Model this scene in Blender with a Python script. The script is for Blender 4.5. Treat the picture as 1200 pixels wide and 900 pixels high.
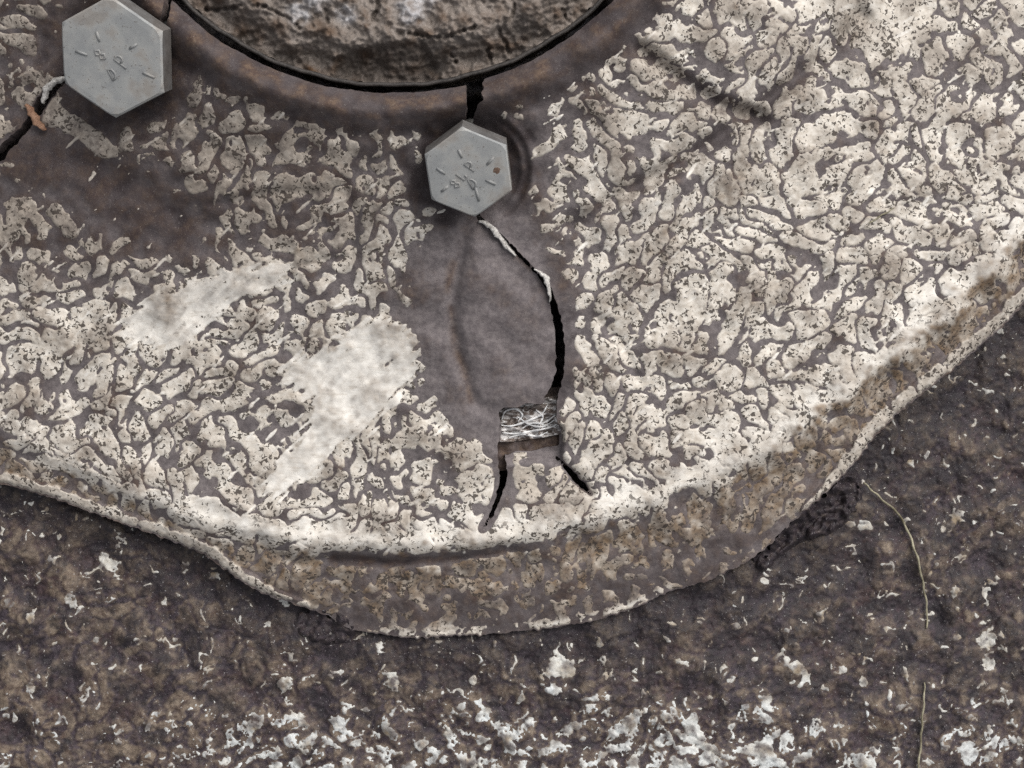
import bpy, bmesh, math, time
import numpy as np
from mathutils import Vector, Matrix, Euler

T0 = time.time()
sc = bpy.context.scene
for o in list(bpy.data.objects):
    bpy.data.objects.remove(o)

# ------------------------------------------------------------------ camera
S = 0.25e-3                 # metres per photo pixel on the z = 0 plane
FPX = 1650.0                # focal length in photo pixels
H = FPX * S                 # camera height over z = 0
cam_d = bpy.data.cameras.new('camera')
cam_d.sensor_fit = 'HORIZONTAL'
cam_d.sensor_width = 36.0
cam_d.lens = 36.0 * FPX / 1200.0
cam_d.clip_start = 0.005
cam_d.clip_end = 1000.0
cam = bpy.data.objects.new('camera', cam_d)
cam.location = (0, 0, H)
sc.collection.objects.link(cam)
sc.camera = cam

# ------------------------------------------------------------------ world, sun, exposure (bright overcast)
SUN_EL, SUN_AZ = math.radians(48), math.radians(42)      # azimuth from +Y (top of picture) towards +X
w = bpy.data.worlds.new('World'); sc.world = w; w.use_nodes = True
nt = w.node_tree
bg = nt.nodes['Background']
sky = nt.nodes.new('ShaderNodeTexSky')
sky.sky_type = 'NISHITA'; sky.sun_disc = False
sky.sun_elevation = SUN_EL; sky.sun_rotation = SUN_AZ
sky.air_density = 1.0; sky.dust_density = 4.0; sky.ozone_density = 1.0
hs = nt.nodes.new('ShaderNodeHueSaturation'); hs.inputs['Saturation'].default_value = 0.16
nt.links.new(sky.outputs[0], hs.inputs['Color']); nt.links.new(hs.outputs[0], bg.inputs['Color'])
bg.inputs['Strength'].default_value = 0.10
sd = bpy.data.lights.new('sun', 'SUN'); sd.energy = 1.5; sd.angle = math.radians(45); sd.color = (1.0, 0.96, 0.90)
sun = bpy.data.objects.new('sun', sd); sc.collection.objects.link(sun)
sdir = Vector((math.cos(SUN_EL)*math.sin(SUN_AZ), math.cos(SUN_EL)*math.cos(SUN_AZ), math.sin(SUN_EL)))
sun.rotation_euler = sdir.to_track_quat('Z', 'Y').to_euler()
sun.location = sdir * 2
sc.view_settings.view_transform = 'Standard'; sc.view_settings.look = 'None'
sc.view_settings.gamma = 1.0; sc.view_settings.use_curve_mapping = False
sc.view_settings.exposure = 0.50
sc.cycles.use_denoising = False

# ------------------------------------------------------------------ fields on a uniform photo-pixel grid
UA, UB, VA, VB = -300, 1500, -260, 1180
NU, NV = UB-UA, VB-VA
uu, vv = np.meshgrid(np.arange(UA, UB, dtype=np.float32), np.arange(VA, VB, dtype=np.float32))
FX = np.fft.rfftfreq(NU)[None, :]; FY = np.fft.fftfreq(NV)[:, None]
FR = np.sqrt(FX*FX + FY*FY)

def sstep(a, b, x):
    t = np.clip((x-a)/(b-a), 0, 1)
    return t*t*(3-2*t)
def fft_filter(x, filt):
    return np.fft.irfft2(np.fft.rfft2(x)*filt, s=(NV, NU)).astype(np.float32)
def blur(x, s):
    return fft_filter(x, np.exp(-2*(math.pi*s*FR)**2))
def white(seed):
    return np.random.default_rng(seed).standard_normal((NV, NU), dtype=np.float32)
def noise(seed, wl, bw=0.6, aniso=None):
    """band-passed noise of wavelength wl px, unit deviation; aniso=(angle, stretch)"""
    fr = FR
    if aniso:
        a, k = aniso
        c, s = math.cos(a), math.sin(a)
        fr = np.sqrt(((FX*c+FY*s)*k)**2 + (-FX*s+FY*c)**2)
    x = fft_filter(white(seed), np.exp(-(np.log(np.maximum(fr, 1e-6)*wl)/bw)**2))
    return x/x.std()
def fbm(seed, wl, n=4, g=0.6):
    x = sum(noise(seed+i, wl/2**i)*g**i for i in range(n))
    return x/x.std()
def worms(seed, wl, iters=10, gain=3.6, bias=0.0, soft=2.6):
    """activator-inhibitor pattern: meandering islands of one width, about -1 in the grooves to 1 on the islands"""
    x = 0.3*white(seed)
    k = np.exp(-2*(math.pi*wl*0.18*FR)**2)-np.exp(-2*(math.pi*wl*0.42*FR)**2); k /= k.max()
    het = 0.14*noise(seed+9, wl*2.5)+bias
    for i in range(iters):
        x = 0.5*x+0.5*np.tanh(gain*fft_filter(x, k)+het)
    return blur(x, soft)
def cells(seed, sp, merge=0.4, warp=5.0, wl=45, stretch=1.0, ang=0.0, openn=6.0, soft=2.2):
    """islands parted by grooves: about the distance in px to the nearest groove line"""
    rng = np.random.default_rng(seed)
    big_u, big_v = 16*noise(seed+6, 260), 16*noise(seed+7, 260)
    a = uu+big_u+warp*noise(seed+1, wl)+0.25*warp*noise(seed+2, wl*0.4); b = vv+big_v+warp*noise(seed+3, wl)+0.25*warp*noise(seed+4, wl*0.4)
    if stretch != 1.0:
        c_, s_ = math.cos(ang), math.sin(ang)
        a, b = (a*c_-b*s_)/stretch, (a*s_+b*c_)
    a = a-a.min()+2*sp; b = b-b.min()+2*sp
    nx, ny = int(a.max()/sp)+5, int(b.max()/sp)+5
    px = (np.arange(nx)[None, :]+0.5+0.36*rng.uniform(-1, 1, (ny, nx)))*sp; py = (np.arange(ny)[:, None]+0.5+0.36*rng.uniform(-1, 1, (ny, nx)))*sp
    grp = np.arange(nx*ny).reshape(ny, nx)
    for j in range(1, ny-1):
        for i in range(1, nx-1):
            if rng.random() < merge:
                k = rng.integers(4); grp[j, i] = grp[j+(0, 0, 1, -1)[k], i+(1, -1, 0, 0)[k]]
    ci, cj = (a/sp).astype(np.int32), (b/sp).astype(np.int32)
    nb = [(np.clip(cj+dj, 0, ny-1), np.clip(ci+di, 0, nx-1)) for dj in (-1, 0, 1) for di in (-1, 0, 1)]
    d1 = np.full(a.shape, 1e9, np.float32); n1 = np.zeros(a.shape, np.int32)
    for jj, ii in nb:
        d = ((a-px[jj, ii])**2+(b-py[jj, ii])**2).astype(np.float32); k = d < d1
        d1[k] = d[k]; n1[k] = (jj*nx+ii)[k]
    qx, qy, g1 = px.ravel()[n1], py.ravel()[n1], grp.ravel()[n1]
    gap = np.maximum(0, openn*(noise(seed+5, 30)+0.35)).astype(np.float32)
    acc = np.zeros(a.shape, np.float32)
    for jj, ii in nb:
        x, y = px[jj, ii], py[jj, ii]
        e = ((a-x)**2+(b-y)**2-d1)/(2*np.sqrt((x-qx)**2+(y-qy)**2)+1e-3)     # exact distance to the shared edge
        e += gap*(grp[jj, ii] == g1)
        acc += np.where(jj*nx+ii == n1, 0, np.exp(-np.minimum(e, 40)/soft)).astype(np.float32)
    return np.minimum(-soft*np.log(acc+1e-7), 16).astype(np.float32)          # soft minimum: rounded islands
def poly(pts, s=0):
    """filled polygon mask, blurred by s px"""
    m = np.zeros((NV, NU), bool)
    n = len(pts)
    for i in range(n):
        x0, y0 = pts[i]; x1, y1 = pts[(i+1) % n]
        if y0 == y1: continue
        m ^= ((y0 > vv) != (y1 > vv)) & (uu < (x1-x0)*(vv-y0)/(y1-y0)+x0)
    m = m.astype(np.float32)
    return np.clip(blur(m, s), 0, 1) if s else m
def pline(pts, margin=80):
    """distance, width at nearest point and side sign to a polyline of (u, v, width)"""
    d = np.full((NV, NU), 1e4, np.float32); ww = np.zeros_like(d); sg = np.zeros_like(d)
    us = [p[0] for p in pts]; vs = [p[1] for p in pts]
    i0, i1 = int(max(0, min(vs)-margin-VA)), int(min(NV, max(vs)+margin-VA))
    j0, j1 = int(max(0, min(us)-margin-UA)), int(min(NU, max(us)+margin-UA))
    a, b = uu[i0:i1, j0:j1], vv[i0:i1, j0:j1]
    D, W, G = d[i0:i1, j0:j1], ww[i0:i1, j0:j1], sg[i0:i1, j0:j1]
    for (x0, y0, w0), (x1, y1, w1) in zip(pts[:-1], pts[1:]):
        dx, dy = x1-x0, y1-y0
        t = np.clip(((a-x0)*dx+(b-y0)*dy)/(dx*dx+dy*dy), 0, 1)
        q = np.hypot(a-x0-t*dx, b-y0-t*dy)
        k = q < D
        D[k] = q[k]; W[k] = (w0+t*(w1-w0))[k]; G[k] = np.sign((a-x0)*dy-(b-y0)*dx)[k]
    return d, ww, sg
def stroke(pts, soft=3):
    d, ww, _ = pline(pts)
    return 1-sstep(-soft, soft, d-ww/2+0.8*n10*(ww < 6))
def spot(u, v, r, soft=0.5):
    return 1-sstep(r*(1-soft), r*(1+soft), np.hypot(uu-u, vv-v))
def curve(pts, x=None):
    xs, ys = zip(*pts)
    return np.interp(uu if x is None else x, xs, ys).astype(np.float32)
def sample(F, u, v):
    x = np.clip(u-UA, 0, NU-1.001); y = np.clip(v-VA, 0, NV-1.001)
    i = x.astype(np.int32); j = y.astype(np.int32); fx = (x-i).astype(np.float32); fy = (y-j).astype(np.float32)
    return (F[j, i]*(1-fx)+F[j, i+1]*fx)*(1-fy)+(F[j+1, i]*(1-fx)+F[j+1, i+1]*fx)*fy
def unproj(u, v, z):
    k = S*(1-z/H)
    return (u-600)*k, (450-v)*k, z
def P(u, v, z):
    return Vector(unproj(u, v, z))
MM = 1e-3

# ---- shared noises
n6, n10, n18 = noise(1, 6), noise(2, 11), noise(3, 18)
n40, n90, n200 = noise(4, 40), noise(5, 90), noise(6, 200)
rough = 0.6*noise(7, 4.5)+0.8*n6+0.5*n10

HU, HV = 460.0, -252.0                      # hub axis
R = np.hypot(uu-HU, vv-HV)                  # the plate is a dished disc about that axis
CREST = np.hypot(uu-HU, vv-HV) - (892 + 0.00*uu + 22*sstep(1020, 1250, uu) - 8*sstep(250, 50, uu)) - 3*n90
edge_v = curve([(-300, 455), (-150, 508), (0, 566), (60, 583), (120, 605), (180, 626), (240, 650), (275, 676), (310, 697),
                (360, 713), (385, 722), (410, 738), (480, 748), (560, 744), (640, 737), (700, 727), (745, 712), (782, 694),
                (830, 680), (870, 662), (900, 640), (930, 610), (965, 580), (1000, 545), (1025, 512), (1060, 478), (1100, 446),
                (1140, 414), (1175, 382), (1200, 356), (1260, 296), (1350, 196), (1500, 30)])
slope = np.gradient(edge_v[0])
EDGE = (blur(edge_v, 4)-vv)/np.sqrt(1+slope[None, :]**2) + 0.5*n10 + 0.4*n18       # >0 on the plate, about px
EDGE = EDGE.astype(np.float32)

cr_hub = [(557, 80, 22), (556, 112, 19), (551, 132, 10), (548, 150, 8), (549, 200, 8)]
cr_main = [(552, 225, 5), (562, 256, 5), (576, 268, 5), (592, 282, 5), (612, 302, 4), (632, 322, 4), (644, 340, 6), (650, 362, 9),
           (655, 385, 10), (657, 410, 11), (656, 435, 10), (652, 452, 11), (646, 466, 14)]
cr_low = [(586, 520, 6), (589, 545, 10), (590, 562, 9), (583, 585, 5.5), (576, 604, 4.5), (566, 619, 2.2)]
cr_side = [(652, 536, 3), (662, 546, 5), (674, 560, 8), (684, 570, 7), (693, 579, 2)]
cr_left = [(88, 82, 8), (66, 100, 10), (50, 118, 14), (40, 136, 11), (26, 154, 9), (10, 170, 12), (-4, 184, 15), (-60, 228, 16), (-170, 300, 17), (-330, 390, 18)]
cr_slot = [(205, -60, 9), (198, -10, 9), (194, 16, 9), (188, 36, 8), (170, 60, 6)]
notch = [(584, 484), (590, 477), (606, 478), (618, 472), (634, 474), (646, 463), (653, 466), (652, 488), (656, 502), (655, 522), (640, 524), (622, 529), (606, 528), (593, 534), (586, 519), (588, 500)]

jag = 1.0*n10+0.6*n6
cracks = np.full((NV, NU), 1e3, np.float32)
main_d = main_s = None
for c in (cr_hub, cr_main, cr_low, cr_side, cr_left, cr_slot):
    d, ww, sg = pline(c)
    if c is cr_main: main_d, main_s = d, sg
    cracks = np.minimum(cracks, d-ww/2*(1+0.15*n18)+0.45*n18+0.35*n10)
nm = poly(notch)
nsd = blur(nm, 1.2)
notch_sd = (0.5-nsd)*4.0
notch_sd = np.where(np.abs(nsd-0.5) > 0.49, np.sign(0.5-nsd)*4, notch_sd)

# ------------------------------------------------------------------ plate height (metres)
b1 = np.hypot(uu-140, vv-62); b2 = np.hypot(uu-552, vv-198)
prof = np.interp(R, [300, 360, 372, 390, 450, 560, 700, 820, 892, 960, 1100, 1500],
                 [36.5, 37.0, 41.5, 40.5, 31.0, 19.5, 8.5, 2.2, 0.0, -2, -4, -6]).astype(np.float32)
prof = blur(prof, 8)
lipD = curve([(-300, 6), (0, 6.5), (150, 6.5), (280, 8), (340, 10), (400, 11), (800, 11), (900, 10), (1000, 9.5), (1200, 9.0), (1500, 9)])
tl = np.clip(CREST/np.maximum(CREST+np.maximum(EDGE, 0), 12), 0, 1)
lip = lipD*np.where(tl < 0.35, 1.55*tl, 0.5425+0.70*(tl-0.35))
lip = blur(lip, 3.5)
zp = prof-lip+1.6*np.exp(-((R-383)/13)**2)-1.0*np.exp(-((R-412)/10)**2)
zp += 0.45*np.exp(-(CREST/16)**2)                                     # raised bead along the crest
bead_w = curve([(-300, 7), (300, 7), (380, 2), (930, 2), (990, 9), (1040, 9), (1500, 9)])
band = (1-sstep(bead_w*1.7, bead_w*1.7+3.0, EDGE+0.6*n40))*(bead_w > 3)
zp += 1.1*blur(band.astype(np.float32), 0.8) - 0.9*np.exp(-((EDGE-1)/2.5)**2)*(bead_w > 3)        # flat band along the outer edge, its arris worn round
# dimples round the bolts, with a pressed ring
zp -= 5.5*np.exp(-(b2/66)**4) + 5.5*np.exp(-(b1/84)**4)
zp += 0.9*np.exp(-((b2-72)/5)**2)*sstep(0, 40, uu-560) + 0.7*np.exp(-((b2-60)/4)**2)*sstep(0, 40, uu-560)
# creases on the right and the bent patch beside the crack
for pts, a, wd in (([(672, 262, 1), (735, 225, 1), (800, 190, 1), (880, 135, 1), (960, 70, 1), (1010, 20, 1)], -3.6, 12),
                   ([(750, 58, 1), (800, 95, 1), (840, 122, 1), (890, 138, 1)], -4.0, 11),
                   ([(690, 250, 1), (760, 235, 1), (860, 175, 1), (950, 105, 1)], 1.6, 16),
                   ([(548, 268, 1), (536, 320, 1), (530, 370, 1), (538, 420, 1), (556, 470, 1)], -1.2, 8),
                   ([(566, 300, 1), (560, 350, 1), (560, 400, 1)], 0.8, 17),
                   ([(700, 372, 1), (730, 405, 1), (748, 445, 1)], -0.7, 6),
                   ([(655, 540, 1), (668, 552, 1), (680, 565, 1), (692, 578, 1)], -2.2, 7),
                   ([(302, 630, 1), (318, 648, 1), (352, 660, 1), (388, 652, 1)], -1.5, 6),
                   ([(310, 655, 1), (345, 670, 1), (420, 668, 1)], 0.9, 8),
                   ([(290, 600, 1), (268, 590, 1), (240, 585, 1)], 0.9, 9),
                   ([(395, 655, 1), (460, 660, 1), (540, 652, 1), (600, 643, 1)], -2.0, 7),
                   ([(236, 262, 1), (190, 245, 1), (130, 205, 1), (70, 170, 1)], -1.3, 22),
                   ([(405, 215, 1), (418, 255, 1), (412, 300, 1), (345, 312, 1)], -0.8, 6),
                   ([(250, 240, 1), (320, 225, 1), (400, 225, 1)], -0.8, 6)):
    d, _, _ = pline(pts)
    zp += a*np.exp(-(d/wd)**2)
zp += 0.7*poly([(548, 262), (600, 290), (640, 330), (652, 380), (652, 440), (640, 468), (560, 474), (546, 430), (534, 370), (540, 310)], 4)
zp += 1.0*np.exp(-main_d/26)*main_s*np.where(main_d < 1e3, 1, 0)*sstep(230, 290, vv)*sstep(-230, -180, -vv+240)
# fracture face of the sunken piece below the notch
ff = poly([(586, 500), (660, 500), (658, 545), (640, 546), (600, 549), (588, 552)], 1.5)
zp -= 4.6*ff*sstep(547, 526, vv-0.04*(620-uu))
zp -= 0.9*poly([(592, 546), (655, 540), (684, 572), (670, 596), (610, 598), (580, 590)], 4)
zp += 0.35*n90+0.16*n40+0.03*n18
dark_zone = poly([(30, 135), (110, 160), (170, 200), (244, 255), (256, 300), (190, 300), (120, 260), (60, 225), (0, 205)], 14)
ripple = 0.012*n10+0.008*n6
zp += ripple
ZP = (zp*MM).astype(np.float32)

PLATE = np.minimum(np.minimum(EDGE, R-361-0.5*n90-0.2*n18), np.minimum(cracks, notch_sd)).astype(np.float32)

# ------------------------------------------------------------------ paint film on the plate
right = sstep(560, 760, uu+0.25*(vv-300))
I0 = cells(16, 31, 0.50, 4.2, 52, soft=3.0)
IB = worms(12, 21, 6, bias=0.25, soft=2.0)
I0 = np.minimum(I0, IB*5.5+6.6+6.0*np.maximum(0, noise(18, 70)+1.0-0.5*right))     # meandering dead-end grooves in places
I0 = I0-1.55+0.4*noise(19, 28)-0.35*(1-right)
I0 -= 3.5*np.maximum(0, noise(14, 17, 0.35)-1.75)*(1-0.4*right)                # small blisters broken open inside the islands
tan_lip = sstep(0, 24, CREST-2+5*n40+3*n18+16*sstep(820, 1000, uu))  # lip tinted browner and darker below the crest
C = 0.02+0.06*right+0.05*n90+0.03*n200
C += 0.06*sstep(420, 560, vv)*(1-right)
topright = poly([(640, -300), (1600, -300), (1600, 120), (900, 150), (680, 280), (600, 260)], 40)
C += -0.02*topright-0.30*np.maximum(stroke([(672, 262, 6), (735, 226, 9), (800, 190, 10), (880, 136, 12), (960, 70, 6)], 6), stroke([(760, 66, 6), (800, 95, 12), (850, 126, 14), (890, 138, 16)], 8))
upleft = poly([(-400, -300), (260, -300), (420, 130), (440, 300), (330, 300), (150, 330), (-400, 330)], 25)
C += -0.05*upleft
C += -1.5*dark_zone
bare = poly([(500, 330), (508, 290), (530, 255), (560, 238), (600, 235), (640, 312), (656, 345), (662, 372), (664, 400),
             (662, 425), (656, 470), (585, 482), (588, 545), (572, 520), (545, 500), (520, 470), (505, 420)], 7)
smear = poly([(440, 345), (470, 300), (510, 262), (540, 250), (540, 480), (500, 470), (486, 430), (478, 392), (452, 365)], 13)
C += -4.0*bare-0.5*poly([(600, 240), (640, 250), (680, 330), (690, 390), (672, 425), (655, 420), (640, 330)], 9)-0.8*sstep(0.45, 0.95, smear+0.12*n40)
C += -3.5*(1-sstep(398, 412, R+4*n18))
C += -2.2*(1-sstep(62, 84, b2+7*n40)) - 1.8*(1-sstep(82, 108, b1+9*n40))
C += -0.45*poly([(600, 110), (690, 40), (720, 60), (650, 150), (650, 250), (610, 250)], 14)
sA = poly([(126, 388), (180, 348), (240, 325), (300, 308), (340, 310), (344, 328), (296, 344), (258, 360), (238, 388), (204, 410), (160, 400)], 5)
sB = poly([(486, 392), (470, 378), (436, 372), (398, 402), (350, 420), (322, 440), (356, 458), (374, 478), (350, 515), (326, 548), (306, 576), (330, 582), (362, 558), (392, 520), (436, 496), (466, 466), (486, 430)], 5)
wipe = noise(47, 11, 0.5, (math.radians(135), 5.0)); wipe2 = noise(48, 12, 0.5, (math.radians(152), 4.5))
sB = sstep(0.30, 0.72, blur(sB, 6)+0.17*wipe+0.05*n10).astype(np.float32)
sC = poly([(28, 425), (90, 400), (130, 372), (110, 350), (80, 385), (40, 408)], 5)
sD = poly([(44, 100), (64, 92), (70, 125), (110, 150), (140, 182), (120, 186), (88, 158), (52, 138)], 4)
sA = sstep(0.32, 0.75, blur(sA, 6)+0.18*wipe2+0.06*n10).astype(np.float32)
sE = poly([(930, -20), (1090, -40), (1080, 40), (1040, 50), (1000, 20)], 10)
C += 2.4*sA+3.2*sB+1.6*sC+4.0*sD+1.2*sE
C += 0.55*np.exp(-((CREST+6)/11)**4)*curve([(-300, .3), (100, .5), (240, .8), (300, 1), (1100, 1), (1200, .8)])*(1-poly([(560, 540), (700, 540), (700, 605), (560, 605)], 4))
C += 0.12*tan_lip
edge_w = poly([(500, 660), (790, 640), (790, 720), (700, 760), (420, 770)], 6)
C += 1.6*np.exp(-((EDGE-4)/4)**2)*edge_w*sstep(-0.4, 0.4, n40-0.25+0.6*n10)-0.8*np.exp(-((EDGE-3)/5)**2)*edge_w*sstep(0.3, -0.3, n40-0.25+0.6*n10)
arc_ = np.arctan2(uu-HU, vv-HV)*940+6*n90+2*n18
rib = np.exp(-((np.mod(arc_, 41)-20.5)/4.2)**2)*sstep(4, 14, CREST)*sstep(64, 50, CREST)*curve([(-300, 0), (400, 0), (440, 1), (800, 1), (1000, .6), (1500, .4)])
C += -0.9*rib*sstep(-1.2, 0.3, n40)
lipgrime = sstep(48, 78, CREST-4+8*n18+6*n40)*curve([(-300, 0), (300, 0), (400, 1), (860, 1), (915, .35), (960, 0), (1500, 0)])
C += -0.75*lipgrime*(1-sstep(0, 1, np.exp(-((EDGE-5)/5)**2)*edge_w*2))
C += -2.2*stroke([(395, 654, 12), (450, 658, 12), (520, 655, 10), (590, 645, 5), (660, 634, 2)], 4)
C += 0.35*band-1.2*np.exp(-((EDGE-bead_w*1.85)/1.8)**2)*(bead_w > 3)*sstep(-0.8, 0.5, n40)
for cpl, a in ((cr_main, 9), (cr_low, 5), (cr_left, 4)):
    d, ww, _ = pline(cpl); C += -2.0*(1-sstep(a*0.4, a*1.4, d-ww/2))*(1 if cpl is not cr_left else 0.3)
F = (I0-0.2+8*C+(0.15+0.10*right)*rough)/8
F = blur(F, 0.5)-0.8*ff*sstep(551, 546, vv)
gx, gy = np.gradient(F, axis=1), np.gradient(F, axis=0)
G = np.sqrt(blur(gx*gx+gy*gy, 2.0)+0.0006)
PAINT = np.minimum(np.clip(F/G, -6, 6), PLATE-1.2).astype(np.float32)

# colour weights: R dark grime and painted shade, G brown/tan staining, B lightened or bare
grime = np.clip(0.20+0.20*n90+0.12*n40, 0, 1)
grime = np.maximum(grime, np.clip((0.72+0.15*n40)*upleft, 0, 1))  # upper-left quarter coloured darker to match its dim look
grime = np.maximum(grime, 1.0*dark_zone)
grime = np.maximum(grime, 1.0*(1-sstep(72, 125, b1+10*n40))); grime = np.maximum(grime, 1.0*(1-sstep(56, 96, b2+8*n40)))  # occlusion shadow round both bolts baked into the dark weight
grime = np.maximum(grime, 0.65*lipgrime)
grime = np.maximum(grime, stroke([(392, 654, 14), (450, 659, 13), (520, 656, 9), (600, 645, 4)], 5))  # black streak drawn below the crest
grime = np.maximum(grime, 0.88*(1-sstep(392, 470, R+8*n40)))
d, ww, _ = pline(cr_main); grime = np.maximum(grime, 0.85*(1-sstep(2, 20, d-ww/2+4*n18))*sstep(300, 350, vv))
brown = np.clip(0.12+0.25*n90+0.15*n18, 0, 1)*0.7
brown = np.maximum(brown, np.clip(0.42+0.15*n18, 0, 1)*tan_lip*(1-0.6*lipgrime))
brown = np.maximum(brown, 0.40*upleft*sstep(-1.2, 1, n40)+0.05)
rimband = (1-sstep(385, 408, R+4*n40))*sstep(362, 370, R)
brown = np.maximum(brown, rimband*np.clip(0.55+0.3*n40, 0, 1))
for pts in ([(530, 310, 9), (524, 340, 6)], [(528, 360, 5), (534, 405, 7), (546, 445, 6), (552, 470, 6)], [(605, 300, 6), (622, 315, 5)]):
    brown = np.maximum(brown, 1.0*stroke([(a_, b_, c_*1.5) for a_, b_, c_ in pts], 6))
slab = poly([(548, 262), (600, 290), (640, 330), (652, 380), (652, 440), (640, 468), (560, 474), (546, 430), (534, 370), (540, 310)], 5)
grime = np.maximum(grime, np.clip((0.34+0.14*n40+0.08*n10)*slab, 0, 1))
blue = np.clip(bare*(0.75+0.2*n40), 0, 1)
blue = np.maximum(blue, ff*sstep(549, 545, vv))
bleach = np.exp(-((CREST+12)/22)**2)*curve([(-300, 0), (100, .1), (250, .75), (700, .6), (1200, .65)])  # paler paint along the crest
bleach = np.clip(bleach*(0.8+0.3*n40), 0, 1)
bleach = np.maximum(bleach, np.maximum(np.clip(1.7*sB, 0, 0.95), np.clip(1.4*sA, 0, 0.80))*np.clip(0.93+0.10*wipe, 0, 1))
tan = np.clip(0.15+0.16*n90+0.10*n18, 0, 1)
tan = np.maximum(tan, tan_lip*np.clip(0.95+0.15*n18, 0, 1))
tan = np.maximum(tan, 0.55*upleft); tan = np.maximum(tan, poly([(595, 545), (655, 540), (684, 572), (670, 592), (610, 596)], 4)*0.45)
tan = np.maximum(tan, 0.42*topright*sstep(-1.2, 1, n90))
tan = np.maximum(tan, 0.5*poly([(230, 110), (480, 150), (440, 300), (340, 305), (230, 300)], 20))
tan = np.maximum(tan, stroke([(232, 640, 10), (262, 655, 12), (300, 680, 8)], 6)*0.9)
tan = tan*(1-0.9*np.exp(-((EDGE-5)/6)**2)*edge_w)
bead = np.exp(-((EDGE-bead_w)/9)**2)*curve([(-300, .1), (360, .1), (400, 0), (980, 0), (1020, .5), (1500, .5)])
tan = tan*(1-0.62*band)
pgrime = np.clip(0.10+0.18*n90+0.15*n40, 0, 1)
pgrime = np.maximum(pgrime, np.clip((0.52+0.20*n40+0.30*(1-sstep(80, 260, b1)))*upleft, 0, 1))
pgrime = np.maximum(pgrime, 0.45*topright*sstep(-0.8, 0.8, n90))
crz = np.maximum(stroke([(660, 268, 20), (735, 228, 26), (800, 192, 26), (880, 138, 30), (960, 70, 18)], 14), stroke([(740, 50, 16), (800, 95, 30), (840, 122, 36), (890, 138, 38)], 16))  # shadow lines of the creases, painted as dark strokes
pgrime = np.maximum(pgrime, np.clip(0.80*crz+0.2*n18*crz, 0, 1))
grime = np.maximum(grime, 0.7*crz); C_ = 0
pgrime = np.maximum(pgrime, 0.35*poly([(660, 240), (760, 200), (900, 100), (960, 60), (980, 90), (880, 180), (760, 260), (660, 300)], 10))
pgrime = np.maximum(pgrime, np.clip(0.58+0.2*n40, 0, 1)*poly([(200, 90), (480, 140), (470, 300), (340, 305), (230, 300)], 20))
pgrime = np.maximum(pgrime, 0.5*np.exp(-((CREST+8)/10)**2)*curve([(-300, 1), (60, 1), (200, .6), (260, 0), (1500, 0)]))
pgrime *= (1-0.6*bleach)
pgrime = np.maximum(pgrime, np.clip((0.45+0.25*n40)*tan_lip*sstep(0, 50, CREST), 0, 1)+0.45*lipgrime)
pgrime *= (1-0.8*np.exp(-((EDGE-4)/5)**2)*edge_w)*(1-0.5*band)
pgrime = np.maximum(pgrime, np.clip(0.75*smear+0.1*n18*smear, 0, 1))
pgrime = np.maximum(pgrime, 0.40*np.maximum(sA, 0.6*sB)*sstep(-0.4, 1.4, noise(44, 15, 0.5, (math.radians(137), 5.0))))
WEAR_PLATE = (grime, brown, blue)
WEAR_PAINT = (pgrime, tan, bleach)

# ------------------------------------------------------------------ backing surface behind the plate
zb = curve([(-300, -13), (0, -14), (300, -16), (600, -15.5), (850, -17), (960, -26), (1200, -36), (1500, -40)])
zb = blur(zb, 40) + 0.7*n90 + 0.18*n40 + 0.08*n18 + 0.05*n10 + 0.03*n6
flow = noise(33, 16, 0.5, (math.radians(-20), 2.4))
low = sstep(780, 860, vv+22*n90)
dens = low*curve([(-300, .6), (0, .5), (120, .45), (230, .8), (300, 1.0), (560, 1.05), (760, .95), (830, 1.0), (930, .95), (1000, .6), (1100, .7), (1200, .7), (1500, .7)])
dens += 0.22*sstep(1080, 1150, uu)
dens -= 0.30*poly([(560, 640), (1010, 560), (1010, 690), (880, 720), (600, 790), (380, 770), (350, 720)], 20)
J0 = cells(31, 31, 0.45, 6.5, 55, 1.15, math.radians(-20), soft=3.0)
rimness = np.exp(-((J0-3.4)/2.2)**2)*sstep(-0.9, 0.5, noise(37, 26))
gate = noise(35, 48)+0.5*noise(36, 22)
Fb = -2.70+1.60*dens+4.2*rimness*sstep(-0.5, 0.8, gate)*(1-0.6*dens)+0.40*np.clip(J0-2.6, -3, 3.5)*dens+0.35*flow+0.45*n40+0.42*rough+0.5*sstep(0.9, 2, gate)
for u, v, r, a in ((655, 781, 15, 6), (668, 786, 8, 3), (132, 664, 10, 4.5), (122, 655, 8, 4), (86, 708, 7, 4.5), (78, 702, 6, 3.5), (112, 750, 5, 4), (448, 757, 10, 4.5),
                   (554, 796, 7, 4.5), (462, 796, 8, 3.6), (650, 808, 7, 3.6), (1012, 799, 8, 4.5), (988, 784, 7, 4.5), (934, 780, 8, 4.5), (945, 795, 8, 4), (900, 823, 8, 3.6),
                   (996, 614, 6, 5), (1012, 616, 8, 4.5), (1120, 605, 14, 2.8), (1117, 690, 11, 3), (1155, 750, 12, 4), (1160, 780, 10, 4), (315, 735, 9, 3.6), (332, 800, 8, 4.2),
                   (1010, 893, 16, 3.6), (820, 868, 22, 2.6), (895, 882, 15, 3), (1135, 880, 11, 3.2), (1185, 625, 12, 2.6), (62, 730, 9, 2.6), (185, 620, 6, 3), (215, 637, 6, 3)):
    Fb += a*np.exp(-(np.hypot(uu-u, vv-v)/r)**2)
Fb = blur(Fb, 0.5)
gx, gy = np.gradient(Fb, axis=1), np.gradient(Fb, axis=0)
Gb = np.sqrt(blur(gx*gx+gy*gy, 2.0)+0.01)
FLECK = np.minimum(np.clip(Fb/Gb, -6, 6), 30-EDGE).astype(np.float32)   # none where the disc hides it
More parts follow.
